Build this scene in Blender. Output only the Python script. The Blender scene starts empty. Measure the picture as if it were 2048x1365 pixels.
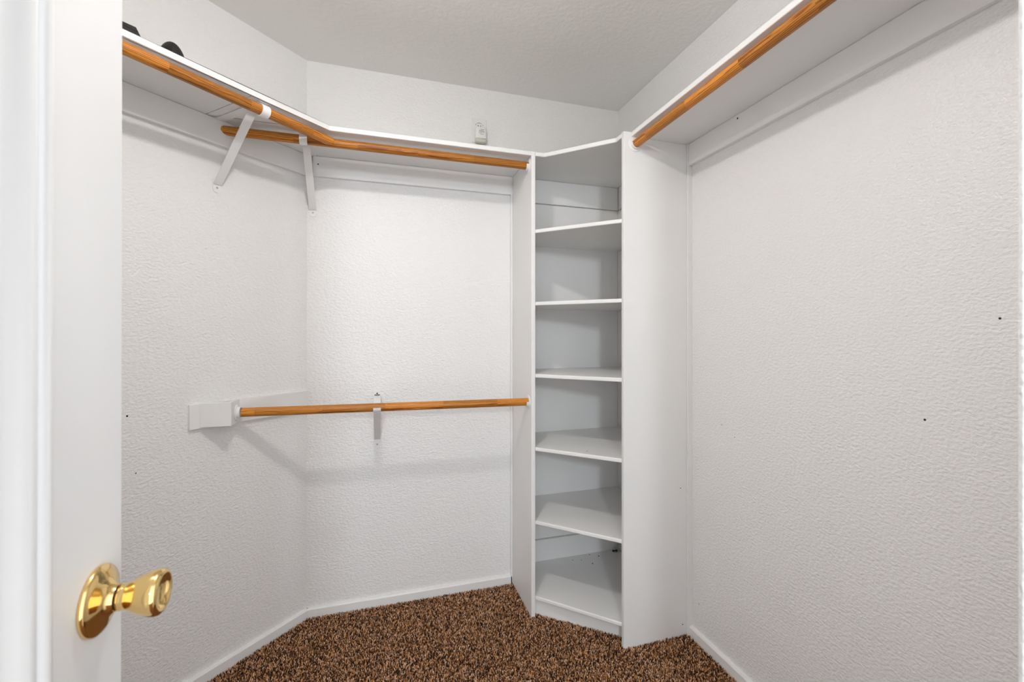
import bpy, bmesh, math, random
import numpy as np
from mathutils import Vector, Matrix

random.seed(7)
rng = np.random.default_rng(7)
SC = bpy.context.scene
COL = SC.collection

# ------------------------------------------------------------------ camera
YAW = 0.3014
CAM_H = 1.2423
cam_data = bpy.data.cameras.new('camera')
cam_data.sensor_width = 36.0
cam_data.lens = 904.78 * 36.0 / 2048.0
cam_data.shift_x = (1024 - 1037.46) / 2048.0
cam_data.shift_y = (668.75 - 682.5) / 2048.0
cam_data.clip_start = 0.02
cam_data.dof.use_dof = True
cam_data.dof.focus_distance = 2.0
cam_data.dof.aperture_fstop = 6.3
cam = bpy.data.objects.new('camera', cam_data)
cam.location = (0, 0, CAM_H)
cam.rotation_euler = (math.pi / 2, 0, -YAW)
COL.objects.link(cam)
SC.camera = cam

# ------------------------------------------------------------------ world, lights, exposure
world = bpy.data.worlds.new('world')
world.use_nodes = True
bg = world.node_tree.nodes['Background']
bg.inputs[0].default_value = (0.90, 0.95, 1.0, 1)
bg.inputs[1].default_value = 2.1
SC.world = world

def area_light(name, loc, target, sx, sy, power, color, shape='RECTANGLE'):
    d = bpy.data.lights.new(name, 'AREA')
    d.shape = shape
    d.size = sx
    d.size_y = sy
    d.energy = power
    d.color = color
    o = bpy.data.objects.new(name, d)
    o.location = loc
    o.rotation_euler = (Vector(target) - Vector(loc)).to_track_quat('-Z', 'Y').to_euler()
    COL.objects.link(o)
    return o

# lit bedroom behind the photographer, shining in through the doorway just below its head
area_light('bedroom_light', (-0.42, -2.3, 2.05), (0.6, 1.9, 1.4), 0.20, 0.26, 27, (0.84, 0.92, 1.0))
LAMP_POS = (-0.03, 0.87, 2.44)      # small round lamp hanging just below the ceiling of the closet (above the frame)
LAMP_POWER = 240.0

SC.view_settings.view_transform = 'Standard'
SC.view_settings.look = 'None'
SC.view_settings.gamma = 1.0
SC.view_settings.use_curve_mapping = False
SC.view_settings.exposure = 0.17

# ------------------------------------------------------------------ main dimensions (metres)
H = 2.44
YB = 2.164            # back wall
XR = 1.232            # right wall
XL = -0.2975          # corner of back wall and diagonal wall
XE = -0.95            # far left wall (behind the door)
YF = 0.262            # inner face of the front wall
PX, PY = 0.638, 1.865 # outer face / front of the unit's left panel
RX, RY = 0.921, 1.573 # front / outer face of the unit's right panel
SH_T, SH_B = 2.040, 2.021   # hanging shelf top / underside
S2 = math.sqrt(0.5)
ND = Vector((S2, -S2, 0))   # diagonal wall normal (into the room)
TD = Vector((S2, S2, 0))    # along the diagonal wall
CORNER = Vector((XL, YB, 0))

# ------------------------------------------------------------------ materials
def mat(name):
    m = bpy.data.materials.new(name)
    m.use_nodes = True
    nt = m.node_tree
    b = nt.nodes['Principled BSDF']
    return m, nt, b

def add_noise_bump(nt, b, scale, strength, dist, detail=3, stretch=(1, 1, 1), rough=0.55):
    tc = nt.nodes.new('ShaderNodeTexCoord')
    mp = nt.nodes.new('ShaderNodeMapping')
    mp.inputs['Scale'].default_value = stretch
    nz = nt.nodes.new('ShaderNodeTexNoise')
    nz.inputs['Scale'].default_value = scale
    nz.inputs['Detail'].default_value = detail
    nz.inputs['Roughness'].default_value = rough
    bp = nt.nodes.new('ShaderNodeBump')
    bp.inputs['Strength'].default_value = strength
    bp.inputs['Distance'].default_value = dist
    nt.links.new(tc.outputs['Object'], mp.inputs[0])
    nt.links.new(mp.outputs[0], nz.inputs['Vector'])
    nt.links.new(nz.outputs['Fac'], bp.inputs['Height'])
    nt.links.new(bp.outputs[0], b.inputs['Normal'])
    return tc, mp, nz, bp

def paint(name, col, rough, bump=None, spec=0.4, mottle=0.0):
    m, nt, b = mat(name)
    b.inputs['Base Color'].default_value = (*col, 1)
    b.inputs['Roughness'].default_value = rough
    b.inputs['Specular IOR Level'].default_value = spec
    if bump:
        add_noise_bump(nt, b, *bump)
    if mottle:
        tc = nt.nodes.new('ShaderNodeTexCoord')
        nz = nt.nodes.new('ShaderNodeTexNoise')
        nz.inputs['Scale'].default_value = 3.0
        nz.inputs['Detail'].default_value = 4
        rp = nt.nodes.new('ShaderNodeValToRGB')
        rp.color_ramp.elements[0].position = 0.3
        rp.color_ramp.elements[1].position = 0.7
        rp.color_ramp.elements[0].color = (*[c * (1 - mottle) for c in col], 1)
        rp.color_ramp.elements[1].color = (*col, 1)
        nt.links.new(tc.outputs['Object'], nz.inputs['Vector'])
        nt.links.new(nz.outputs['Fac'], rp.inputs[0])
        nt.links.new(rp.outputs[0], b.inputs['Base Color'])
    return m

M = {}
M['wall'] = paint('textured_wall_paint', (0.87, 0.86, 0.85), 0.33, (95, 0.85, 0.004, 2.5, (1, 1, 1.6), 0.5), 0.5)
M['ceiling'] = paint('ceiling_paint', (0.89, 0.875, 0.84), 0.75, (60, 0.55, 0.004, 3, (1, 1, 1), 0.5), 0.2)
M['trim'] = paint('white_trim_paint', (0.87, 0.86, 0.845), 0.42, (18, 0.10, 0.002), 0.4, 0.03)
M['cab'] = paint('white_cabinet_paint', (0.88, 0.868, 0.85), 0.40, (14, 0.08, 0.002), 0.35, 0.04)
M['door'] = paint('white_door_paint', (0.84, 0.84, 0.84), 0.38, (120, 0.10, 0.001, 2, (0.15, 1, 0.06)), 0.4)
M['steel'] = paint('white_painted_steel', (0.86, 0.85, 0.84), 0.35)
M['plastic'] = paint('white_plastic', (0.84, 0.83, 0.81), 0.30, None, 0.5)
M['frost'] = paint('frosted_plastic', (0.62, 0.63, 0.56), 0.45, None, 0.4)
M['black'] = paint('black_plastic', (0.012, 0.011, 0.011), 0.5)
M['charcoal'] = paint('black_cardboard', (0.022, 0.020, 0.019), 0.7)
M['dark'] = paint('dark_hole', (0.03, 0.025, 0.02), 0.9)
M['ink'] = paint('print_ink', (0.05, 0.05, 0.05), 0.7)
M['screw'] = paint('screw_metal', (0.45, 0.42, 0.38), 0.4)
M['lint'] = paint('dust_lint', (0.05, 0.045, 0.04), 0.95)

def brass():
    m, nt, b = mat('polished_brass')
    b.inputs['Base Color'].default_value = (0.87, 0.62, 0.26, 1)
    b.inputs['Metallic'].default_value = 1.0
    b.inputs['Roughness'].default_value = 0.10
    return m
M['brass'] = brass()

def wood():
    """finger-jointed, varnished closet pole; local X runs along the pole"""
    m, nt, b = mat('varnished_pine_pole')
    N, L = nt.nodes, nt.links
    tc = N.new('ShaderNodeTexCoord')
    oi = N.new('ShaderNodeObjectInfo')
    sep = N.new('ShaderNodeSeparateXYZ')
    L.new(tc.outputs['Object'], sep.inputs[0])
    # joint segments of about 0.23 m
    off = N.new('ShaderNodeMath'); off.operation = 'MULTIPLY_ADD'
    L.new(sep.outputs['X'], off.inputs[0]); off.inputs[1].default_value = 4.3
    L.new(oi.outputs['Random'], off.inputs[2])
    fl = N.new('ShaderNodeMath'); fl.operation = 'FLOOR'
    L.new(off.outputs[0], fl.inputs[0])
    wn = N.new('ShaderNodeTexWhiteNoise'); wn.noise_dimensions = '2D'
    cb = N.new('ShaderNodeCombineXYZ')
    L.new(fl.outputs[0], cb.inputs[0]); L.new(oi.outputs['Random'], cb.inputs[1])
    L.new(cb.outputs[0], wn.inputs['Vector'])
    # grain: coordinates shifted for each segment
    vm = N.new('ShaderNodeVectorMath'); vm.operation = 'MULTIPLY_ADD'
    L.new(wn.outputs['Color'], vm.inputs[0]); vm.inputs[1].default_value = (3, 0.05, 0.05)
    L.new(tc.outputs['Object'], vm.inputs[2])
    mp = N.new('ShaderNodeMapping'); mp.inputs['Scale'].default_value = (0.10, 1, 1)
    mp.inputs['Rotation'].default_value = (0, 0.05, 0.03)
    L.new(vm.outputs[0], mp.inputs[0])
    wv = N.new('ShaderNodeTexWave'); wv.wave_type = 'RINGS'; wv.rings_direction = 'X'
    wv.inputs['Scale'].default_value = 70
    wv.inputs['Distortion'].default_value = 5.0
    wv.inputs['Detail'].default_value = 2.5
    wv.inputs['Detail Scale'].default_value = 1.5
    L.new(mp.outputs[0], wv.inputs['Vector'])
    mp2 = N.new('ShaderNodeMapping'); mp2.inputs['Scale'].default_value = (12, 260, 260)
    L.new(vm.outputs[0], mp2.inputs[0])
    nz = N.new('ShaderNodeTexNoise'); nz.inputs['Scale'].default_value = 1; nz.inputs['Detail'].default_value = 3
    L.new(mp2.outputs[0], nz.inputs['Vector'])
    r1 = N.new('ShaderNodeValToRGB')
    e = r1.color_ramp.elements
    e[0].position = 0.08; e[0].color = (0.33, 0.095, 0.010, 1)
    e[1].position = 0.55; e[1].color = (0.66, 0.27, 0.040, 1)
    L.new(wv.outputs['Fac'], r1.inputs[0])
    r2 = N.new('ShaderNodeValToRGB')
    r2.color_ramp.elements[0].color = (0.72, 0.62, 0.5, 1); r2.color_ramp.elements[0].position = 0.3
    r2.color_ramp.elements[1].color = (1.1, 1.1, 1.1, 1); r2.color_ramp.elements[1].position = 0.7
    L.new(nz.outputs['Fac'], r2.inputs[0])
    mx = N.new('ShaderNodeMixRGB'); mx.blend_type = 'MULTIPLY'; mx.inputs[0].default_value = 0.7
    L.new(r1.outputs[0], mx.inputs[1]); L.new(r2.outputs[0], mx.inputs[2])
    hs = N.new('ShaderNodeHueSaturation')
    mr = N.new('ShaderNodeMapRange'); mr.inputs['To Min'].default_value = 0.60; mr.inputs['To Max'].default_value = 1.12
    L.new(wn.outputs['Value'], mr.inputs[0]); L.new(mr.outputs[0], hs.inputs['Value'])
    L.new(mx.outputs[0], hs.inputs['Color'])
    L.new(hs.outputs[0], b.inputs['Base Color'])
    b.inputs['Roughness'].default_value = 0.42
    b.inputs['Specular IOR Level'].default_value = 0.35
    bp = N.new('ShaderNodeBump'); bp.inputs['Strength'].default_value = 0.12; bp.inputs['Distance'].default_value = 0.001
    L.new(nz.outputs['Fac'], bp.inputs['Height']); L.new(bp.outputs[0], b.inputs['Normal'])
    return m
M['wood'] = wood()

def carpet_base():
    m, nt, b = mat('carpet_backing')
    tc = nt.nodes.new('ShaderNodeTexCoord')
    nz = nt.nodes.new('ShaderNodeTexNoise'); nz.inputs['Scale'].default_value = 160; nz.inputs['Detail'].default_value = 2
    rp = nt.nodes.new('ShaderNodeValToRGB')
    e = rp.color_ramp.elements
    e[0].position = 0.36; e[0].color = (0.02, 0.010, 0.006, 1)
    e[1].position = 0.66; e[1].color = (0.34, 0.17, 0.085, 1)
    k = e.new(0.5); k.color = (0.13, 0.06, 0.028, 1)
    nt.links.new(tc.outputs['Object'], nz.inputs['Vector'])
    nt.links.new(nz.outputs['Fac'], rp.inputs[0])
    nt.links.new(rp.outputs[0], b.inputs['Base Color'])
    b.inputs['Roughness'].default_value = 0.95
    b.inputs['Specular IOR Level'].default_value = 0.1
    bp = nt.nodes.new('ShaderNodeBump'); bp.inputs['Strength'].default_value = 0.8; bp.inputs['Distance'].default_value = 0.006
    nt.links.new(nz.outputs['Fac'], bp.inputs['Height']); nt.links.new(bp.outputs[0], b.inputs['Normal'])
    return m
M['carpet_base'] = carpet_base()

def carpet_yarn():
    m, nt, b = mat('carpet_yarn')
    at = nt.nodes.new('ShaderNodeAttribute'); at.attribute_name = 'yarn'
    nt.links.new(at.outputs['Color'], b.inputs['Base Color'])
    b.inputs['Roughness'].default_value = 0.75
    b.inputs['Specular IOR Level'].default_value = 0.25
    return m
M['yarn'] = carpet_yarn()

# ------------------------------------------------------------------ helpers
def obj(name, bm, material, parent=None, smooth=False, matrix=None):
    me = bpy.data.meshes.new(name)
    bmesh.ops.recalc_face_normals(bm, faces=bm.faces)
    bm.to_mesh(me); bm.free()
    if smooth:
        for p in me.polygons:
            p.use_smooth = True
    me.materials.append(M[material])
    o = bpy.data.objects.new(name, me)
    COL.objects.link(o)
    if matrix is not None:
        o.matrix_world = matrix
    if parent is not None:
        o.parent = parent
    return o

def smooth_by_angle(o, deg=40):
    me = o.data
    bm = bmesh.new(); bm.from_mesh(me)
    for f in bm.faces: f.smooth = True
    for e in bm.edges:
        e.smooth = not (len(e.link_faces) == 2 and e.calc_face_angle(0) > math.radians(deg))
    bm.to_mesh(me); bm.free()
    return o

def prism(poly, z0, z1, bev=0.0):
    """vertical prism over a 2D polygon"""
    bm = bmesh.new()
    lo = [bm.verts.new((x, y, z0)) for x, y in poly]
    hi = [bm.verts.new((x, y, z1)) for x, y in poly]
    n = len(poly)
    bm.faces.new(lo[::-1]); bm.faces.new(hi)
    for i in range(n):
        bm.faces.new((lo[i], lo[(i + 1) % n], hi[(i + 1) % n], hi[i]))
    bmesh.ops.recalc_face_normals(bm, faces=bm.faces)
    if bev:
        bmesh.ops.bevel(bm, geom=list(bm.edges), offset=bev, segments=2, affect='EDGES', profile=0.5)
    return bm

def box(x0, x1, y0, y1, z0, z1, bev=0.0):
    return prism([(x0, y0), (x1, y0), (x1, y1), (x0, y1)], z0, z1, bev)

def diag(p, off, z=0.0):
    """point at distance p along the diagonal wall from the corner (towards the viewer), off from the wall"""
    v = CORNER - TD * p + ND * off
    return Vector((v.x, v.y, z))

def diag_box(p0, p1, o0, o1, z0, z1, bev=0.0):
    q = [diag(p0, o0), diag(p1, o0), diag(p1, o1), diag(p0, o1)]
    return prism([(v.x, v.y) for v in q], z0, z1, bev)

def lathe(profile, seg=40, axis='X'):
    bm = bmesh.new()
    rings = []
    for s, r in profile:
        if r < 1e-6:
            rings.append([bm.verts.new((s, 0, 0) if axis == 'X' else (0, 0, s))])
            continue
        ring = []
        for i in range(seg):
            a = 2 * math.pi * i / seg
            c, d = r * math.cos(a), r * math.sin(a)
            ring.append(bm.verts.new((s, c, d) if axis == 'X' else (c, d, s)))
        rings.append(ring)
    for A, B in zip(rings, rings[1:]):
        if len(A) == 1 and len(B) == 1: continue
        for i in range(seg):
            j = (i + 1) % seg
            if len(A) == 1: bm.faces.new((A[0], B[i], B[j]))
            elif len(B) == 1: bm.faces.new((A[i], A[j], B[0]))
            else: bm.faces.new((A[i], A[j], B[j], B[i]))
    return bm

def strap(path, width, thick, wdir, closed=False):
    """flat bar of given width (along wdir) following a 2D/3D path"""
    bm = bmesh.new()
    w = Vector(wdir).normalized() * (width / 2)
    n = len(path)
    P = [Vector(p) for p in path]
    secs = []
    for i, p in enumerate(P):
        t = (P[min(i + 1, n - 1)] - P[max(i - 1, 0)]).normalized()
        nn = t.cross(w).normalized() * (thick / 2)
        secs.append([bm.verts.new(p + w + nn), bm.verts.new(p - w + nn), bm.verts.new(p - w - nn), bm.verts.new(p + w - nn)])
    for A, B in zip(secs, secs[1:]):
        for k in range(4):
            bm.faces.new((A[k], A[(k + 1) % 4], B[(k + 1) % 4], B[k]))
    bm.faces.new(secs[0]); bm.faces.new(secs[-1][::-1])
    return bm

def empty(name, loc=(0, 0, 0)):
    o = bpy.data.objects.new(name, None)
    o.empty_display_size = 0.05
    o.location = loc
    COL.objects.link(o)
    return o

def put(o, parent):
    """parent while keeping the world placement"""
    loc = parent.matrix_world if parent.type != 'EMPTY' else Matrix.Translation(parent.location)
    o.parent = parent
    o.matrix_parent_inverse = loc.inverted()
    return o

def part(name, bm, material, parent, smooth=False, matrix=None):
    return put(obj(name, bm, material, None, smooth, matrix), parent)

def tag(o, label, cat, group=None):
    o['label'] = label; o['category'] = cat
    if group: o['group'] = group
    return o

def struct(name, bm, material, label, cat):
    o = obj(name, bm, material)
    o['kind'] = 'structure'; o['label'] = label; o['category'] = cat
    return o

# ------------------------------------------------------------------ room shell
TH = 0.12
END_P = (XL - XE) / S2          # length of diagonal wall
DY = YB - (XL - XE)             # y where the diagonal meets the far left wall
floor = struct('floor', box(-1.2, 1.5, -1.2, YB + 0.12, -0.1, 0.0), 'carpet_base',
               'brown speckled carpet covering the closet floor', 'carpet')
struct('ceiling', box(-1.2, 1.5, -0.19, YB + 0.12, H, H + 0.1), 'ceiling',
       'off white lightly textured ceiling above the closet', 'ceiling')
wall_back = struct('wall_back', box(XL, XR, YB, YB + TH, 0, H), 'wall',
       'white textured back wall between the angled wall and the corner shelves', 'wall')
wl = [(XL, YB), (XE, DY), (XE - TH, DY + 0.03), (XE - TH, YB + TH), (XL, YB + TH)]
wall_left = struct('wall_left', prism(wl, 0, H), 'wall',
       'white textured angled wall left of the back wall', 'wall')
wall_right = struct('wall_right', box(XR, XR + TH, YF, YB + TH, 0, H), 'wall',
       'wide white textured wall on the right under the long shelf', 'wall')
struct('wall_entry', prism([(0.56, -0.07), (1.5, -0.07), (1.5, YF - 0.02), (XR, YF), (0.565, YF), (0.56, YF - 0.005)], 0, H), 'wall',
       'bright textured wall edge at the far right of the picture', 'wall')
struct('wall_far_left', box(XE - TH, XE, YF, DY + 0.03, 0, H), 'wall',
       'white closet wall hidden behind the open door', 'wall')
struct('wall_front_left', box(XE - TH, -0.37, -0.07, YF, 0, H), 'wall',
       'white wall stub behind the hinge side of the open door', 'wall')
struct('wall_header', box(-0.37, 0.56, -0.19, -0.07, 2.07, H), 'wall',
       'white wall above the closet doorway', 'wall')

# baseboards (front face thickness 14 mm, eased top)
def base_profile(t=0.014, h=0.046):
    return [(0, 0), (t, 0), (t, h - 0.006), (t - 0.004, h), (0, h)]
def baseboard(name, p0, p1, n, label):
    bm = bmesh.new()
    a = [bm.verts.new((p0[0] + n[0] * u, p0[1] + n[1] * u, z)) for u, z in base_profile()]
    b = [bm.verts.new((p1[0] + n[0] * u, p1[1] + n[1] * u, z)) for u, z in base_profile()]
    k = len(a)
    bm.faces.new(a); bm.faces.new(b[::-1])
    for i in range(k):
        bm.faces.new((a[i], a[(i + 1) % k], b[(i + 1) % k], b[i]))
    return struct(name, bm, 'trim', label, 'baseboard')
baseboard('baseboard_back', (XL, YB), (PX - 0.004, YB), (0, -1), 'low white baseboard along the back wall left of the shelving unit')
bl = diag(END_P, 0)
baseboard('baseboard_left', (XL, YB), (bl.x, bl.y), (S2, -S2), 'low white baseboard along the angled left wall')
baseboard('baseboard_right', (XR, RY - 0.002), (XR, YF), (-1, 0), 'low white baseboard along the right wall')

# ------------------------------------------------------------------ carpet pile
def carpet_pile():
    sp = 0.0043
    xs = np.arange(-0.95, XR, sp); ys = np.arange(0.55, YB, sp)
    gx, gy = np.meshgrid(xs, ys)
    x = gx.ravel() + rng.uniform(-.5, .5, gx.size) * sp
    y = gy.ravel() + rng.uniform(-.5, .5, gx.size) * sp
    keep = (x < XR - 0.016) & (y < YB - 0.016) & (((x - XL) - (y - YB)) * S2 > 0.016)
    # footprint of the corner unit (behind its toe kick and side panels)
    lx = (y - 1.893) * (0.955 - 0.657) - (x - 0.657) * (1.633 - 1.893)   # >0 behind the kick line
    unit = (x > PX - 0.001) & (y > RY - 0.001) & ((lx > 0.0015) | ((x < PX + 0.019) & (y > PY)) | ((x > RX) & (y < RY + 0.019)))
    keep &= ~unit
    # only what lies in and around the view (distance along the view direction)
    d = x * math.sin(YAW) + y * math.cos(YAW)
    keep &= d > 0.85
    x, y = x[keep], y[keep]
    n = len(x)
    h = rng.uniform(0.007, 0.0135, n)
    ang = rng.uniform(0, 2 * np.pi, n)
    lean = rng.uniform(0.001, 0.0075, n)
    r = rng.uniform(0.0015, 0.0025, n)
    # stay off the woodwork: less lean near edges handled by the margins
    rot = rng.uniform(0, 2 * np.pi, n)
    V = np.zeros((n, 7, 3), np.float32)
    for k in range(3):
        a = rot + k * 2 * np.pi / 3
        V[:, k] = np.stack([x + r * 0.8 * np.cos(a), y + r * 0.8 * np.sin(a), np.zeros(n) + 0.0005], 1)
        a2 = a + 0.9
        V[:, 3 + k] = np.stack([x + lean * .45 * np.cos(ang) + r * np.cos(a2), y + lean * .45 * np.sin(ang) + r * np.sin(a2), h * 0.62], 1)
    V[:, 6] = np.stack([x + lean * np.cos(ang), y + lean * np.sin(ang), h], 1)
    base = np.arange(n)[:, None] * 7
    quads = []
    for k in range(3):
        j = (k + 1) % 3
        quads.append(base + np.array([[k, j, 3 + j, 3 + k]]))
    Q = np.stack(quads, 1)                       # n,3,4
    T = np.stack([base + np.array([[3 + k, 3 + (k + 1) % 3, 6]]) for k in range(3)], 1)   # n,3,3
    loops = np.concatenate([Q.reshape(n, 12), T.reshape(n, 9)], 1).ravel().astype(np.int32)
    tot = np.tile(np.array([4, 4, 4, 3, 3, 3], np.int32), n)
    start = np.concatenate([[0], np.cumsum(tot)[:-1]]).astype(np.int32)
    me = bpy.data.meshes.new('carpet_pile')
    me.vertices.add(n * 7); me.vertices.foreach_set('co', V.ravel())
    me.loops.add(len(loops)); me.loops.foreach_set('vertex_index', loops)
    me.polygons.add(len(tot)); me.polygons.foreach_set('loop_start', start); me.polygons.foreach_set('loop_total', tot)
    me.update(calc_edges=True)
    # yarn colours: dark brown, mid brown, tan, rust; each tuft one colour
    pal = np.array([[0.032, 0.013, 0.006], [0.20, 0.080, 0.036], [0.52, 0.25, 0.13], [0.86, 0.56, 0.38], [0.72, 0.33, 0.10]])
    c = pal[rng.choice(5, n, p=[.29, .19, .19, .20, .13])] * rng.uniform(.8, 1.2, (n, 1))
    col = np.ones((n, 7, 4), np.float32)
    col[:, :, :3] = c[:, None, :]
    at = me.attributes.new('yarn', 'FLOAT_COLOR', 'POINT')
    at.data.foreach_set('color', col.ravel())
    me.materials.append(M['yarn'])
    o = bpy.data.objects.new('carpet_pile', me)
    COL.objects.link(o)
    o.parent = floor
    o['kind'] = 'stuff'
    return o
carpet_pile()

# ------------------------------------------------------------------ door (open, standing along the left of the frame)
DX, DYE = -0.309, 0.696        # visible face / free edge
DT, DW, DH = 0.035, 0.755, 2.03
def door():
    hinge = DYE - DW
    # local: u = distance from free edge, z up; face at x=DX, back at DX-DT
    prof_in = [(0.0, 0.0), (0.003, -0.0022), (0.008, -0.0036), (0.013, -0.0028), (0.0165, 0.0004), (0.0180, 0.0026), (0.0205, 0.0006), (0.025, -0.0006), (0.031, 0.0008), (0.038, 0.0045), (0.046, 0.0080), (0.052, 0.0090)]  # (inset, depth) of the panel moulding
    panels = []
    stile = 0.129; pw = (DW - 3 * stile) / 2
    cols = [(stile, stile + pw + 0.0), (2 * stile + pw, 2 * stile + 2 * pw)]
    rows = [(0.24, 0.72), (0.84, 1.62), (1.74, 1.92)]
    bm = bmesh.new()
    us = sorted({0, DW} | {c for p in cols for c in p}); zs = sorted({0.012, 0.012 + DH} | {c for p in rows for c in p})
    cache = {}
    def v(u, z, d=0.0):
        k = (round(u, 5), round(z, 5), round(d, 5))
        if k not in cache: cache[k] = bm.verts.new((DX - d, DYE - u, z))
        return cache[k]
    for i in range(len(us) - 1):
        for j in range(len(zs) - 1):
            u0, u1, z0, z1 = us[i], us[i + 1], zs[j], zs[j + 1]
            if (u0, u1) in cols and (z0, z1) in rows:
                prev = None
                for ins, dep in prof_in:
                    ring = [v(u0 + ins, z0 + ins, dep), v(u1 - ins, z0 + ins, dep), v(u1 - ins, z1 - ins, dep), v(u0 + ins, z1 - ins, dep)]
                    if prev:
                        for k in range(4):
                            bm.faces.new((prev[k], prev[(k + 1) % 4], ring[(k + 1) % 4], ring[k]))
                    prev = ring
                panels.append((u0 + 0.052, u1 - 0.052, z0 + 0.052, z1 - 0.052))
                bm.faces.new(prev)
            else:
                bm.faces.new((v(u0, z0), v(u1, z0), v(u1, z1), v(u0, z1)))
    # edges and back
    for a, b_ in zip(us, us[1:]):
        bm.faces.new((v(a, zs[0]), v(b_, zs[0]), v(b_, zs[0], DT), v(a, zs[0], DT)))
        bm.faces.new((v(a, zs[-1]), v(b_, zs[-1]), v(b_, zs[-1], DT), v(a, zs[-1], DT)))
    for a, b_ in zip(zs, zs[1:]):
        bm.faces.new((v(0, a), v(0, b_), v(0, b_, DT), v(0, a, DT)))
        bm.faces.new((v(DW, a), v(DW, b_), v(DW, b_, DT), v(DW, a, DT)))
    for i in range(len(us) - 1):
        for j in range(len(zs) - 1):
            bm.faces.new((v(us[i], zs[j], DT), v(us[i + 1], zs[j], DT), v(us[i + 1], zs[j + 1], DT), v(us[i], zs[j + 1], DT)))
    bmesh.ops.recalc_face_normals(bm, faces=bm.faces)
    ed = [e for e in bm.edges if all(abs(w.co.y - DYE) < 1e-5 for w in e.verts) and e.calc_face_angle(0) > 1.0 and abs(e.verts[0].co.z - e.verts[1].co.z) > 1e-4]
    bmesh.ops.bevel(bm, geom=ed, offset=0.0025, segments=2, affect='EDGES')
    d = obj('door_1', bm, 'door')
    d['kind'] = 'structure'; d['label'] = 'open white panelled door with a brass knob at the left'; d['category'] = 'door'
    smooth_by_angle(d, 50)
    # knob
    KY, KZ = 0.641, 0.936
    mk = Matrix.Translation((DX, KY, KZ))
    ros = obj('rosette', lathe([(0.0, 0.0), (0.0, 0.0365), (0.0015, 0.0385), (0.004, 0.0385), (0.0065, 0.0365), (0.009, 0.031), (0.011, 0.0245), (0.014, 0.019), (0.018, 0.0155), (0.021, 0.0145), (0.021, 0.0)], 64), 'brass', None, True, mk)
    put(ros, d); smooth_by_angle(ros, 60)
    gap = obj('collar', lathe([(0.0205, 0.0), (0.0205, 0.0125), (0.0235, 0.0125), (0.0235, 0.0)], 48), 'dark', None, True, mk)
    put(gap, ros)
    kn = obj('door_knob', lathe([(0.0228, 0.0), (0.0228, 0.0138), (0.024, 0.0146), (0.027, 0.0146), (0.029, 0.0142), (0.033, 0.0160), (0.040, 0.0198), (0.048, 0.0232), (0.055, 0.0252), (0.060, 0.0258), (0.0635, 0.0250), (0.0658, 0.0228), (0.0662, 0.0205), (0.0650, 0.0182), (0.0615, 0.0165), (0.0600, 0.0150), (0.0595, 0.0)], 64), 'brass', None, True, mk)
    put(kn, d); smooth_by_angle(kn, 60)
    # door hangs very slightly out of plumb
    d.matrix_world = Matrix.Translation((0, DYE, 1.2)) @ Matrix.Rotation(math.radians(-0.20), 4, 'X') @ Matrix.Translation((0, -DYE, -1.2))
    return d
door()

# ------------------------------------------------------------------ hanging shelves
CL = 0.018
# along the back wall
s = empty('closet_shelf', (0.05, YB, SH_B))
tag(s, 'white closet shelf with batten along the back wall', 'shelf')
xa = XL - (YB - PY)
part('board', prism([(xa + 0.003, PY), (PX + 0.0, PY), (PX, YB - 0.001), (XL + 0.003, YB - 0.001)], SH_B, SH_T, 0.0025), 'trim', s)
part('batten', prism([(XL + CL * 1.5, YB - CL), (PX - 0.0108, YB - CL), (PX - 0.0108, YB), (XL + CL * 1.1, YB)], SH_B - 0.089, SH_B - 0.0005, 0.0015), 'trim', s)
# along the angled wall: main board, joint, filler board next to the back shelf
s = empty('closet_shelf', diag(0.55, 0, SH_B))
tag(s, 'white closet shelf along the angled left wall holding two black things', 'shelf')
fa, fb = Vector((-0.182, PY)), Vector((-0.635, 1.434))
fdir = (fb - fa).normalized()
far = fa + fdir * 0.98
j0, j1 = Vector((-0.558, 1.864)), None
# joint line perpendicular to the wall
jp = 0.418
w0 = diag(jp, 0.001); 
def front_at(p):
    # intersection of the line (p along the wall, any offset) with the shelf front
    a = diag(p, 0.0); dv = Vector((ND.x, ND.y)); A = Vector((a.x, a.y))
    det = dv.x * (-fdir.y) - dv.y * (-fdir.x)
    rhs = fa - A
    t = (rhs.x * (-fdir.y) - rhs.y * (-fdir.x)) / det
    return A + dv * t
NS = Vector((-fdir.y, fdir.x)); NS = (NS if NS.dot(Vector((ND.x, ND.y))) < 0 else -NS) * 0.0125
f0 = front_at(jp - 0.0017) + NS; f1 = front_at(jp + 0.0017) + NS
wa = diag(jp - 0.0017, 0.001); wb = diag(jp + 0.0017, 0.001)
we = diag(END_P - 0.002, 0.001); fe = front_at(END_P - 0.002); fe2 = fe + NS
yj = PY - 0.0016
xw = XL - (YB - yj) + 0.003
part('filler_board', prism([(fa.x + NS.x + 0.012, yj), (f0.x, f0.y), (wa.x, wa.y), (xw, yj)], SH_B + 0.0004, SH_T, 0.0005), 'trim', s)
part('board', prism([(f1.x, f1.y), (fe2.x, fe2.y), (we.x, we.y), (wb.x, wb.y)], SH_B, SH_T, 0.0005), 'trim', s)
part('front_edge', prism([(fa.x, yj), (fe.x, fe.y), (fe.x + NS.x * .98, fe.y + NS.y * .98), (fa.x + NS.x * .98, fa.y + NS.y * .98 + 0.0)][:2] + [(fe.x + NS.x * .98, fe.y + NS.y * .98), (fa.x + NS.x + 0.012, yj)], SH_B - 0.0002, SH_T + 0.0002, 0.002), 'trim', s)
part('batten', diag_box(0.012, END_P - 0.004, 0, CL, SH_B - 0.092, SH_B - 0.0006, 0.0015), 'trim', s)
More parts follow.
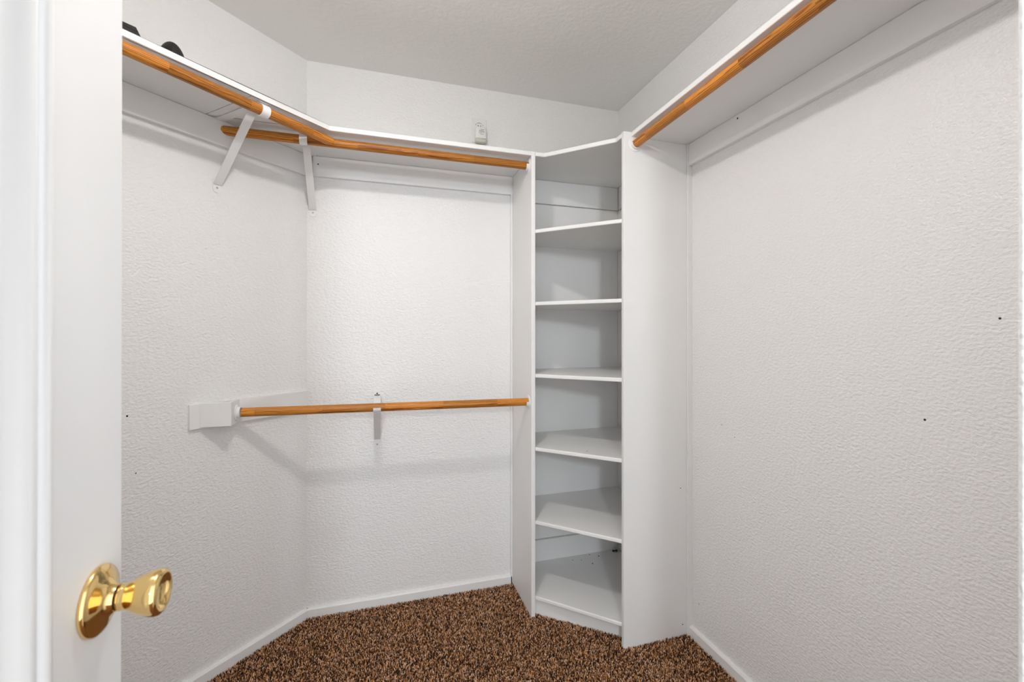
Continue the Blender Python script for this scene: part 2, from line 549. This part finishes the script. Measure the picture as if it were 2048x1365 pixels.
# along the right wall
s = empty('closet_shelf', (XR, 0.9, SH_B))
tag(s, 'long white closet shelf with batten along the right wall', 'shelf')
part('board', prism([(0.953, RY + 0.0), (0.940, YF + 0.001), (XR - 0.001, YF + 0.001), (XR - 0.001, RY)], SH_B, SH_T, 0.0025), 'trim', s)
rb = part('batten', box(XR - CL, XR, YF + 0.001, RY - 0.0108, SH_B - 0.089, SH_B - 0.0005, 0.0015), 'trim', s)
def dot(name, p, n, r, parent, material='dark', th=0.0006):
    """small flat mark / nail hole lying on a surface"""
    bm = lathe([(0.0, 0.0), (0.0, r), (th, r * 0.8), (th, 0.0)], 10)
    q = Vector(n).to_track_quat('X', 'Z').to_matrix().to_4x4()
    o = obj(name, bm, material, None, False, Matrix.Translation(p) @ q)
    put(o, parent)
    return o
dot('nail_hole', (XR - CL, 1.298, 2.006), (-1, 0, 0), 0.0035, rb)

# ------------------------------------------------------------------ corner shelving unit
u = empty('corner_shelving_unit', (0.95, 1.9, 0))
tag(u, 'tall white corner shelving unit with seven angled shelves', 'shelving unit')
PT = 0.018
part('side_panel', box(PX, PX + PT, PY, YB - 0.001, 0.0005, SH_T + 0.0005, 0.002), 'cab', u)
part('side_panel', box(RX, XR - 0.001, RY, RY + PT, 0.0005, SH_T + 0.0005, 0.002), 'cab', u)
part('wall_strip', box(PX - 0.010, PX - 0.0005, YB - 0.014, YB, 0.0005, SH_B - 0.0005, 0.0012), 'trim', u)
part('wall_strip', box(XR - 0.020, XR, RY - 0.010, RY - 0.0005, 0.0005, SH_B - 0.0005, 0.0012), 'trim', u)
INX, INY = PX + PT, RY + PT
def unit_shelf(z, t, sb):
    e = sb * math.sqrt(2)
    poly = [(INX + 0.0005, PY + 0.0), (INX + e, PY), (RX, INY + e), (RX, INY + 0.0005), (XR - 0.001, INY + 0.0005), (XR - 0.001, YB - 0.001), (INX + 0.0005, YB - 0.001)]
    if e < 0.02:
        # edge runs straight from panel to panel, slightly behind their fronts
        poly = [(INX + 0.0005, PY + e), (RX + e, INY + 0.0005), (XR - 0.001, INY + 0.0005), (XR - 0.001, YB - 0.001), (INX + 0.0005, YB - 0.001)]
    return part('shelf', prism(poly, z - t, z, 0.0035 if t > 0.0155 else 0.003), 'cab', u)
unit_shelf(SH_T, 0.019, 0.030)
SHELF_Z = [1.701, 1.384, 1.068, 0.747, 0.426, 0.096]
shelves = [unit_shelf(z, 0.0165, 0.002) for z in SHELF_Z]
part('back_batten', box(INX + 0.001, XR - 0.010, YB - CL, YB - 0.0005, 1.903, SH_B - 0.0006, 0.001), 'cab', u)
part('back_batten', box(INX + 0.001, XR - 0.030, YB - CL, YB - 0.0005, 0.0965, 0.203, 0.001), 'cab', u)
part('side_batten', box(XR - CL * 0.6, XR - 0.0005, INY + 0.001, YB - CL - 0.004, 1.903, SH_B - 0.0006, 0.001), 'cab', u)
# smooth back boards between the shelves
part('back_board', box(INX + 0.0008, XR - 0.006, YB - 0.006, YB - 0.0005, 0.205, 1.900), 'cab', u)
part('back_board', box(XR - 0.006, XR - 0.0005, INY + 0.001, YB - 0.0075, 0.0985, 1.900), 'cab', u)
# toe kick under the lowest shelf
k0, k1 = Vector((INX + 0.001, 1.893)), Vector((0.955, INY + 0.042))
kd = (k1 - k0).normalized(); kn = Vector((-kd.y, kd.x)) * 0.016
if kn.y < 0: kn = -kn
k1 = k0 + kd * ((k1 - k0).length)
part('toe_kick', prism([(k0.x, k0.y), (k1.x, k1.y), (k1.x + kn.x, k1.y + kn.y), (k0.x + kn.x * .2, k0.y + kn.y * 1.0)], 0.0005, SHELF_Z[-1] - 0.0168), 'cab', u)
dot('screw_hole', (1.183, RY, 0.611), (0, -1, 0), 0.0022, u)
dot('screw_hole', (1.193, RY, 0.050), (0, -1, 0), 0.0025, u)

# ------------------------------------------------------------------ rods
ROD_R = 0.0168
def rod(p0, p1, label, cut0=None, cut1=None):
    """wooden pole from p0 to p1; a cut is (plane point, plane normal)"""
    p0, p1 = Vector(p0), Vector(p1)
    ax = (p1 - p0).normalized(); Lh = (p1 - p0).length
    q = ax.to_track_quat('X', 'Z').to_matrix().to_4x4()
    mw = Matrix.Translation(p0) @ q
    inv = mw.inverted()
    bm = bmesh.new()
    seg = 32
    rings = []
    ns = 12
    def cutx(y, z, x, cut):
        if cut is None: return x
        c, n = inv @ Vector(cut[0]), inv.to_3x3() @ Vector(cut[1])
        return c.x + (n.y * (c.y - y) + n.z * (c.z - z)) / n.x
    for k in range(ns + 1):
        ring = []
        for i in range(seg):
            a = 2 * math.pi * i / seg
            y, z = ROD_R * math.cos(a), ROD_R * math.sin(a)
            x = Lh * k / ns
            if k == 0: x = cutx(y, z, 0, cut0)
            if k == ns: x = cutx(y, z, Lh, cut1)
            ring.append(bm.verts.new((x, y, z)))
        rings.append(ring)
    for A, B in zip(rings, rings[1:]):
        for i in range(seg):
            bm.faces.new((A[i], A[(i + 1) % seg], B[(i + 1) % seg], B[i]))
    bm.faces.new(rings[0][::-1]); bm.faces.new(rings[-1])
    o = obj('hanging_rod', bm, 'wood', None, True, mw)
    smooth_by_angle(o, 40)
    tag(o, label, 'rod')
    return o

RZ, LZ = 1.990, 0.946
RY_ROD = 1.906
dcut = (diag(0.4, CL + 0.0008, 0), ND)
rod((-0.56, RY_ROD, RZ), (PX - 0.002, RY_ROD, RZ), 'upper wooden hanging rod below the shelf on the back wall', cut0=dcut)
off = 0.274
a0 = diag(END_P - 0.06, off, RZ + 0.002)
yc = RY_ROD - ROD_R - 0.0006
pe = diag((YB - yc) / S2 - off, off, RZ + 0.002)
rod(a0, pe, 'wooden hanging rod along the angled wall, meeting the back rod', cut1=((0, yc, 0), (0, 1, 0)))
rod((-0.482, RY_ROD, 0.952), (PX - 0.004, RY_ROD, LZ - 0.004), 'lower wooden hanging rod at waist height on the back wall')
rod((0.971, RY - 0.003, 1.994), (0.958, YF + 0.003, 2.0), 'wooden hanging rod under the right wall shelf')

def socket(loc, axis, label, open_top=False):
    """white rod cup: flange on the panel and a rim around the rod end"""
    q = Vector(axis).to_track_quat('X', 'Z').to_matrix().to_4x4()
    mw = Matrix.Translation(loc) @ q
    e = empty('rod_socket', loc)
    tag(e, label, 'rod socket', 'white rod end sockets')
    part('flange', lathe([(0.0, 0.0), (0.0, 0.030), (0.002, 0.030), (0.0032, 0.0285), (0.0032, 0.0)], 40), 'plastic', e, True, mw)
    smooth_by_angle(e.children[0], 40) if e.children else None
    ri, ro, dep = ROD_R + 0.0008, ROD_R + 0.0038, 0.014
    bm = bmesh.new()
    # cup rim: full ring or an open-topped cradle
    a0_, a1_ = (0, 2 * math.pi) if not open_top else (math.radians(175), math.radians(365))
    n = 40
    secs = []
    for i in range(n + 1):
        a = a0_ + (a1_ - a0_) * i / n
        c, s_ = math.cos(a), math.sin(a)
        secs.append([bm.verts.new((x, r * c, r * s_)) for x, r in ((0.003, ri), (dep, ri), (dep, ro), (0.003, ro))])
    for A, B in zip(secs, secs[1:]):
        for k in range(4):
            bm.faces.new((A[k], A[(k + 1) % 4], B[(k + 1) % 4], B[k]))
    if open_top:
        bm.faces.new(secs[0]); bm.faces.new(secs[-1][::-1])
    bmesh.ops.remove_doubles(bm, verts=bm.verts, dist=1e-6)
    o = part('cup', bm, 'plastic', e, True, mw)
    smooth_by_angle(o, 40)
    return e
socket((PX, RY_ROD, RZ), (-1, 0, 0), 'white socket at the right end of the upper back rod', True)
socket((PX, RY_ROD, LZ - 0.004), (-1, 0, 0), 'white socket at the right end of the lower rod, on the unit', True)
socket((0.971, RY, 1.994), (0, -1, 0), 'white round socket at the end of the right wall rod', True)
socket((-0.4995, RY_ROD, 0.952), (1, 0, 0), 'white socket at the left end of the lower rod, on the wooden box')

# ------------------------------------------------------------------ wooden box carrying the lower rod's left end
bx = empty('rod_support_box', (-0.53, 1.87, 0.912))
tag(bx, 'small white open wooden box on the angled wall holding the lower rod', 'support box')
part('wall_board', diag_box(0.004, 0.468, 0, 0.012, 0.910, 0.997, 0.001), 'trim', bx)
fy = 1.846
def wall_x(y, o_):  # x of the diagonal wall surface offset o_ at y
    return XL + (y - YB) + o_ / S2
part('front_board', prism([(-0.500, fy), (-0.500, fy + 0.012), (wall_x(fy + 0.012, 0.0125), fy + 0.012), (wall_x(fy, 0.0125), fy)], 0.914, 0.9985, 0.001), 'trim', bx)
ye = YB + (-0.500 - 0.0125 / S2 - XL)
part('side_board', prism([(-0.4997, fy + 0.0002), (-0.4997, ye), (-0.5115, ye - 0.0115), (-0.5115, fy + 0.0125), (-0.4999, fy + 0.0125)], 0.914, 0.9985, 0.0005), 'trim', bx)

# ------------------------------------------------------------------ brackets
def bracket(frame_o, out, side, rod_off, rod_z, z_foot, z_top, label, upper=True):
    """painted steel shelf-and-rod bracket; out = away from the wall, side = along it"""
    o3, out, side = Vector(frame_o), Vector(out), Vector(side)
    W, T = 0.029, 0.003
    def P(d, z): return Vector((o3.x, o3.y, 0)) + out * d + Vector((0, 0, z))
    e = empty('shelf_bracket' if upper else 'rod_bracket', P(0, z_foot))
    tag(e, label, 'bracket')
    rc = ROD_R + 0.0008 + T / 2
    # wall plate with rounded lower end
    bm = bmesh.new()
    pts = [(-W / 2, z_top), (-W / 2, z_foot + W * .45)]
    for i in range(1, 8):
        a = math.pi + math.pi * i / 8
        pts.append((W / 2 * math.cos(a), z_foot + W * .45 + W * .45 * math.sin(a)))
    pts += [(W / 2, z_foot + W * .45), (W / 2, z_top)]
    fr = [bm.verts.new(P(0.0005 + T, z) + side * s_) for s_, z in pts]
    bk = [bm.verts.new(P(0.0005, z) + side * s_) for s_, z in pts]
    n = len(pts)
    bm.faces.new(fr); bm.faces.new(bk[::-1])
    for i in range(n): bm.faces.new((fr[i], fr[(i + 1) % n], bk[(i + 1) % n], bk[i]))
    plate = part('wall_plate', bm, 'steel', e)
    dot('screw', P(0.0005 + T, z_foot + 0.018), out, 0.004, plate, 'screw', 0.0012)
    if upper:
        # arm below the shelf, hook around the front of the rod, brace back to the wall
        za = SH_B - T / 2 - 0.0008
        part('arm', strap([P(CL + 0.001, za), P(rod_off - 0.01, za), P(rod_off + 0.004, za)], W, T, side), 'steel', e)
        path = []
        for i in range(0, 25):
            a = math.radians(85 - 215 * i / 24)
            path.append(P(rod_off + rc * math.cos(a), rod_z + rc * math.sin(a)))
        hk = part('hook', strap(path, W * 0.95, T, side), 'steel', e, True)
        smooth_by_angle(hk, 40)
        end = P(rod_off - 0.052, za - 0.004)
        part('brace', strap([P(0.0055, z_foot + 0.030), P(0.012, z_foot + 0.036), end], W, T, side), 'steel', e)
    else:
        dot('screw', P(0.0005 + T, z_top - 0.012), out, 0.0035, plate, 'dark', 0.0012)
        za = z_top - 0.024
        part('arm', strap([P(0.003, za + 0.002), P(0.010, za), P(rod_off - rc - 0.004, rod_z - 0.004), P(rod_off - rc - 0.001, rod_z - 0.008)], W, T, side), 'steel', e)
        put(obj('slot', strap([P(0.0032, za + 0.0052), P(0.0052, za + 0.0052)], W * 0.8, 0.0034, side), 'dark'), plate)
        path = []
        for i in range(0, 21):
            a = math.radians(200 + 155 * i / 20)
            path.append(P(rod_off + rc * math.cos(a), rod_z + rc * math.sin(a)))
        hk = part('hook', strap(path, W, T, side), 'steel', e, True)
        smooth_by_angle(hk, 40)
        part('brace', strap([P(0.0055, z_foot + 0.042), P(0.012, z_foot + 0.046), P(rod_off - 0.006, rod_z - rc - 0.004)], W * 0.9, T, side), 'steel', e)
    return e
b1p = (CORNER - Vector((-0.566, 1.896, 0))).dot(TD) 
bracket(diag(b1p - 0.006, 0), ND, TD, 0.274, RZ + 0.002, 1.757, 1.806, 'white metal bracket on the angled wall holding the left rod')
bracket((-0.273, YB, 0), (0, -1, 0), (1, 0, 0), YB - RY_ROD, RZ, 1.757, 1.806, 'white metal bracket by the wall corner holding the upper back rod')
bracket((-0.004, YB, 0), (0, -1, 0), (1, 0, 0), YB - RY_ROD, 0.949, 0.722, 0.984, 'white metal bracket under the middle of the lower rod', upper=False)
dot('nail_hole', (-0.250, YB - CL, 1.985), (0, -1, 0), 0.003, bpy.data.objects['closet_shelf'], 'dark')

# ------------------------------------------------------------------ outlet and plug-in device
oc = Vector((0.470, YB, 2.232))
ot = empty('wall_outlet', oc)
tag(ot, 'white electrical outlet on the back wall above the shelf', 'outlet')
part('cover_plate', box(oc.x - 0.036, oc.x + 0.036, YB - 0.006, YB - 0.0003, oc.z - 0.058, oc.z + 0.058, 0.0025), 'plastic', ot)
def recept(z, nm):
    bm = bmesh.new()
    pts = []
    for i in range(32):
        a = 2 * math.pi * i / 32
        pts.append((max(-0.0155, min(0.0155, 0.0185 * math.cos(a))), max(-0.0145, min(0.0145, 0.0185 * math.sin(a)))))
    fr = [bm.verts.new((oc.x + x, YB - 0.0078, z + y)) for x, y in pts]
    bk = [bm.verts.new((oc.x + x, YB - 0.0055, z + y)) for x, y in pts]
    bm.faces.new(fr); bm.faces.new(bk[::-1])
    for i in range(32): bm.faces.new((fr[i], fr[(i + 1) % 32], bk[(i + 1) % 32], bk[i]))
    r = part('receptacle', bm, 'plastic', ot)
    # dark seam around it, slots
    for sx, hh in ((-0.0062, 0.0046), (0.0062, 0.0038)):
        put(obj('slot', box(oc.x + sx - 0.0015, oc.x + sx + 0.0015, YB - 0.0083, YB - 0.0075, z + 0.002 - hh, z + 0.002 + hh), 'dark'), r)
    bm = bmesh.new(); n = 24
    secs = []
    for i in range(n + 1):
        a = math.radians(20 + 140 * i / n)
        secs.append([bm.verts.new((oc.x + rr * math.cos(a), yy, z + rr * 0.92 * math.sin(a))) for rr, yy in ((0.0185, YB - 0.0058), (0.0185, YB - 0.0066), (0.0203, YB - 0.0066), (0.0203, YB - 0.0058))])
    for A, B in zip(secs, secs[1:]):
        for k in range(4): bm.faces.new((A[k], A[(k + 1) % 4], B[(k + 1) % 4], B[k]))
    bm.faces.new(secs[0]); bm.faces.new(secs[-1][::-1])
    put(obj('seam', bm, 'dark'), r)
recept(oc.z + 0.0195, 'a')
recept(oc.z - 0.0195, 'b')
pg = empty('plug_in_device', (oc.x + 0.004, YB - 0.008, 2.18))
tag(pg, 'small white plug-in device in the outlet with black print', 'plug-in device')
def loft_box(levels):
    bm = bmesh.new(); rings = []
    for z, hw, y0, y1 in levels:
        ring = []
        for i in range(20):
            a = 2 * math.pi * i / 20
            cx_, cy_ = math.cos(a), math.sin(a)
            sx = math.copysign(abs(cx_) ** 0.45, cx_); sy = math.copysign(abs(cy_) ** 0.45, cy_)
            ring.append(bm.verts.new((oc.x + 0.003 + hw * sx, (y0 + y1) / 2 + (y1 - y0) / 2 * sy, z)))
        rings.append(ring)
    for A, B in zip(rings, rings[1:]):
        for i in range(20): bm.faces.new((A[i], A[(i + 1) % 20], B[(i + 1) % 20], B[i]))
    bm.faces.new(rings[0][::-1]); bm.faces.new(rings[-1])
    return bm
ya, yb_ = YB - 0.040, YB - 0.0080
bd = part('body', loft_box([(2.1835, 0.0275, ya, yb_), (2.20, 0.0275, ya, yb_), (2.225, 0.0265, ya, yb_), (2.236, 0.024, ya + 0.002, yb_), (2.240, 0.0195, ya + 0.006, yb_)]), 'plastic', pg, True)
smooth_by_angle(bd, 35)
part('base', loft_box([(2.1655, 0.024, ya + 0.003, yb_), (2.169, 0.0265, ya, yb_), (2.1832, 0.0270, ya, yb_)]), 'frost', pg, True)
rows_ = [(2.2235, [(-0.006, 0.014)]), (2.2185, [(-0.011, -0.004), (-0.002, 0.012)]), (2.2140, [(-0.010, 0.004), (0.006, 0.015)]), (2.2095, [(-0.011, -0.006), (-0.002, 0.006), (0.010, 0.014)]), (2.2050, [(-0.009, -0.003)]), (2.2010, [(-0.004, 0.010)])]
bm = bmesh.new()
for z, segs in rows_:
    for a_, b_ in segs:
        x = a_
        while x < b_:
            w_ = random.uniform(0.0010, 0.0026)
            hgt = random.uniform(0.0012, 0.0024)
            t = box(oc.x + 0.003 + x, oc.x + 0.003 + min(x + w_, b_), ya - 0.0004, ya + 0.0003, z, z + hgt)
            me_ = bpy.data.meshes.new('t'); t.to_mesh(me_); t.free(); bm.from_mesh(me_); bpy.data.meshes.remove(me_)
            x += w_ + random.uniform(0.0005, 0.0011)
pr = obj('print', bm, 'ink'); put(pr, bd)

# ------------------------------------------------------------------ black things on the left shelf
sh = Vector((-0.662, 1.518, 0))
# shallow black box with a sloping lid
c0 = diag(0.845, 0.185)
def local_prism(side_poly, p0, p1):
    """profile (along wall p, z) extruded between two wall offsets"""
    bm = bmesh.new()
    A = [bm.verts.new(diag(p, p0, z)) for p, z in side_poly]; B = [bm.verts.new(diag(p, p1, z)) for p, z in side_poly]
    n = len(A)
    bm.faces.new(A); bm.faces.new(B[::-1])
    for i in range(n): bm.faces.new((A[i], A[(i + 1) % n], B[(i + 1) % n], B[i]))
    return bm
pb = empty('black_box', diag(0.76, 0.16, SH_T))
tag(pb, 'black box at the shelf end beside the open door', 'box')
part('body', local_prism([(0.660, SH_T + 0.0008), (0.690, SH_T + 0.0520), (0.860, SH_T + 0.0520), (0.860, SH_T + 0.0008)][::-1], 0.06, 0.20), 'charcoal', pb)
part('lid', local_prism([(0.6905, SH_T + 0.0524), (0.697, SH_T + 0.0630), (0.862, SH_T + 0.0540), (0.862, SH_T + 0.0524)][::-1], 0.062, 0.201), 'charcoal', pb)
dc = diag(0.606, 0.195, SH_T + 0.0008)
dm = empty('black_bowl', dc)
tag(dm, 'small round black bowl lying upside down on the left shelf', 'bowl')
part('shell', lathe([(0.0, 0.0), (0.0, 0.034)] + [(0.073 * math.sin(math.radians(k * 7.5)), 0.0355 * math.cos(math.radians(k * 7.5))) for k in range(1, 12)] + [(0.073, 0.0)], 40, 'Z'), 'black', dm, True, Matrix.Translation(dc))
part('rim', lathe([(0.0002, 0.0345), (0.0002, 0.039), (0.003, 0.0405), (0.006, 0.0395), (0.007, 0.0355)], 40, 'Z'), 'black', dm, True, Matrix.Translation(dc))

# ------------------------------------------------------------------ small marks and crumbs
for y, z, r in ((0.600, 1.275, 0.0026), (0.735, 1.040, 0.0028), (1.396, 0.902, 0.0016), (1.332, 0.869, 0.0016), (1.521, 0.157, 0.002)):
    dot('nail_hole', (XR, y, z), (-1, 0, 0), r, wall_right)
for (x, y, z), r in (((-0.749, 1.713, 0.986), 0.003), ((-0.733, 1.729, 0.801), 0.002)):
    v_ = Vector((x, y, z)); d_ = (v_ - CORNER).dot(ND)
    dot('nail_hole', v_ - ND * d_, ND, r, wall_left)
def crumb(p, r, label, group=None):
    bm = bmesh.new()
    bmesh.ops.create_icosphere(bm, subdivisions=1, radius=r)
    for v_ in bm.verts:
        v_.co *= random.uniform(0.7, 1.25); v_.co.z *= 0.5
    zmin = min(v_.co.z for v_ in bm.verts)
    o = obj('crumb', bm, 'lint', None, False, Matrix.Translation((p[0], p[1], p[2] - zmin + 0.0002)))
    tag(o, label, 'debris', group)
for x, y, lb in ((0.940, 2.106, 'leftmost of five dark crumbs on the lowest shelf of the corner unit'),
                 (0.983, 2.093, 'second crumb from the left on the lowest shelf of the corner unit'),
                 (1.047, 2.132, 'dark crumb against the back batten of the lowest shelf'),
                 (1.021, 2.045, 'crumb nearest the front on the lowest shelf of the corner unit'),
                 (1.085, 2.104, 'rightmost of five dark crumbs on the lowest shelf, near the lint')):
    crumb((x, y, SHELF_Z[-1]), random.uniform(0.0022, 0.0034), lb, 'crumbs on the lowest shelf')
crumb((0.841, 1.735, SHELF_Z[3]), 0.0022, 'single dark speck near the front of the fourth open shelf')
bm = bmesh.new()
for k in range(14):
    a = random.uniform(0, 6.28); r0 = random.uniform(0, 0.012)
    q = Vector((r0 * math.cos(a), r0 * math.sin(a) * 0.6, 0.001))
    bmesh.ops.create_icosphere(bm, subdivisions=1, radius=random.uniform(0.002, 0.006), matrix=Matrix.Translation(q + Vector((0, 0, 0.004))))
o = obj('dust_clump', bm, 'lint', None, False, Matrix.Translation((1.188, 2.120, SHELF_Z[-1] + 0.0025)))
tag(o, 'dark clump of lint in the back corner of the lowest shelf', 'lint')

# ------------------------------------------------------------------ ceiling lamp (above the frame) with its own light
lp = empty('ceiling_lamp', LAMP_POS)
tag(lp, 'small round white lamp on a short stem under the closet ceiling', 'lamp')
mw = Matrix.Translation(LAMP_POS)
part('canopy', lathe([(-0.0005, 0.0), (-0.0005, 0.060), (-0.014, 0.060), (-0.020, 0.052), (-0.022, 0.010), (-0.108, 0.010), (-0.111, 0.026), (-0.116, 0.027), (-0.116, 0.0)], 48, 'Z'), 'steel', lp, True, mw)
dome = lathe([(-0.1165, 0.0), (-0.1165, 0.040), (-0.120, 0.045), (-0.126, 0.046), (-0.140, 0.046), (-0.147, 0.040), (-0.151, 0.026), (-0.153, 0.0)], 40, 'Z')
m_, nt_, b_ = mat('lamp_glass')
b_.inputs['Base Color'].default_value = (0.9, 0.9, 0.88, 1)
b_.inputs['Emission Color'].default_value = (1.0, 0.97, 0.94, 1)
b_.inputs['Emission Strength'].default_value = LAMP_POWER * 1.25
M['lampglass'] = m_
part('diffuser', dome, 'lampglass', lp, True, mw)
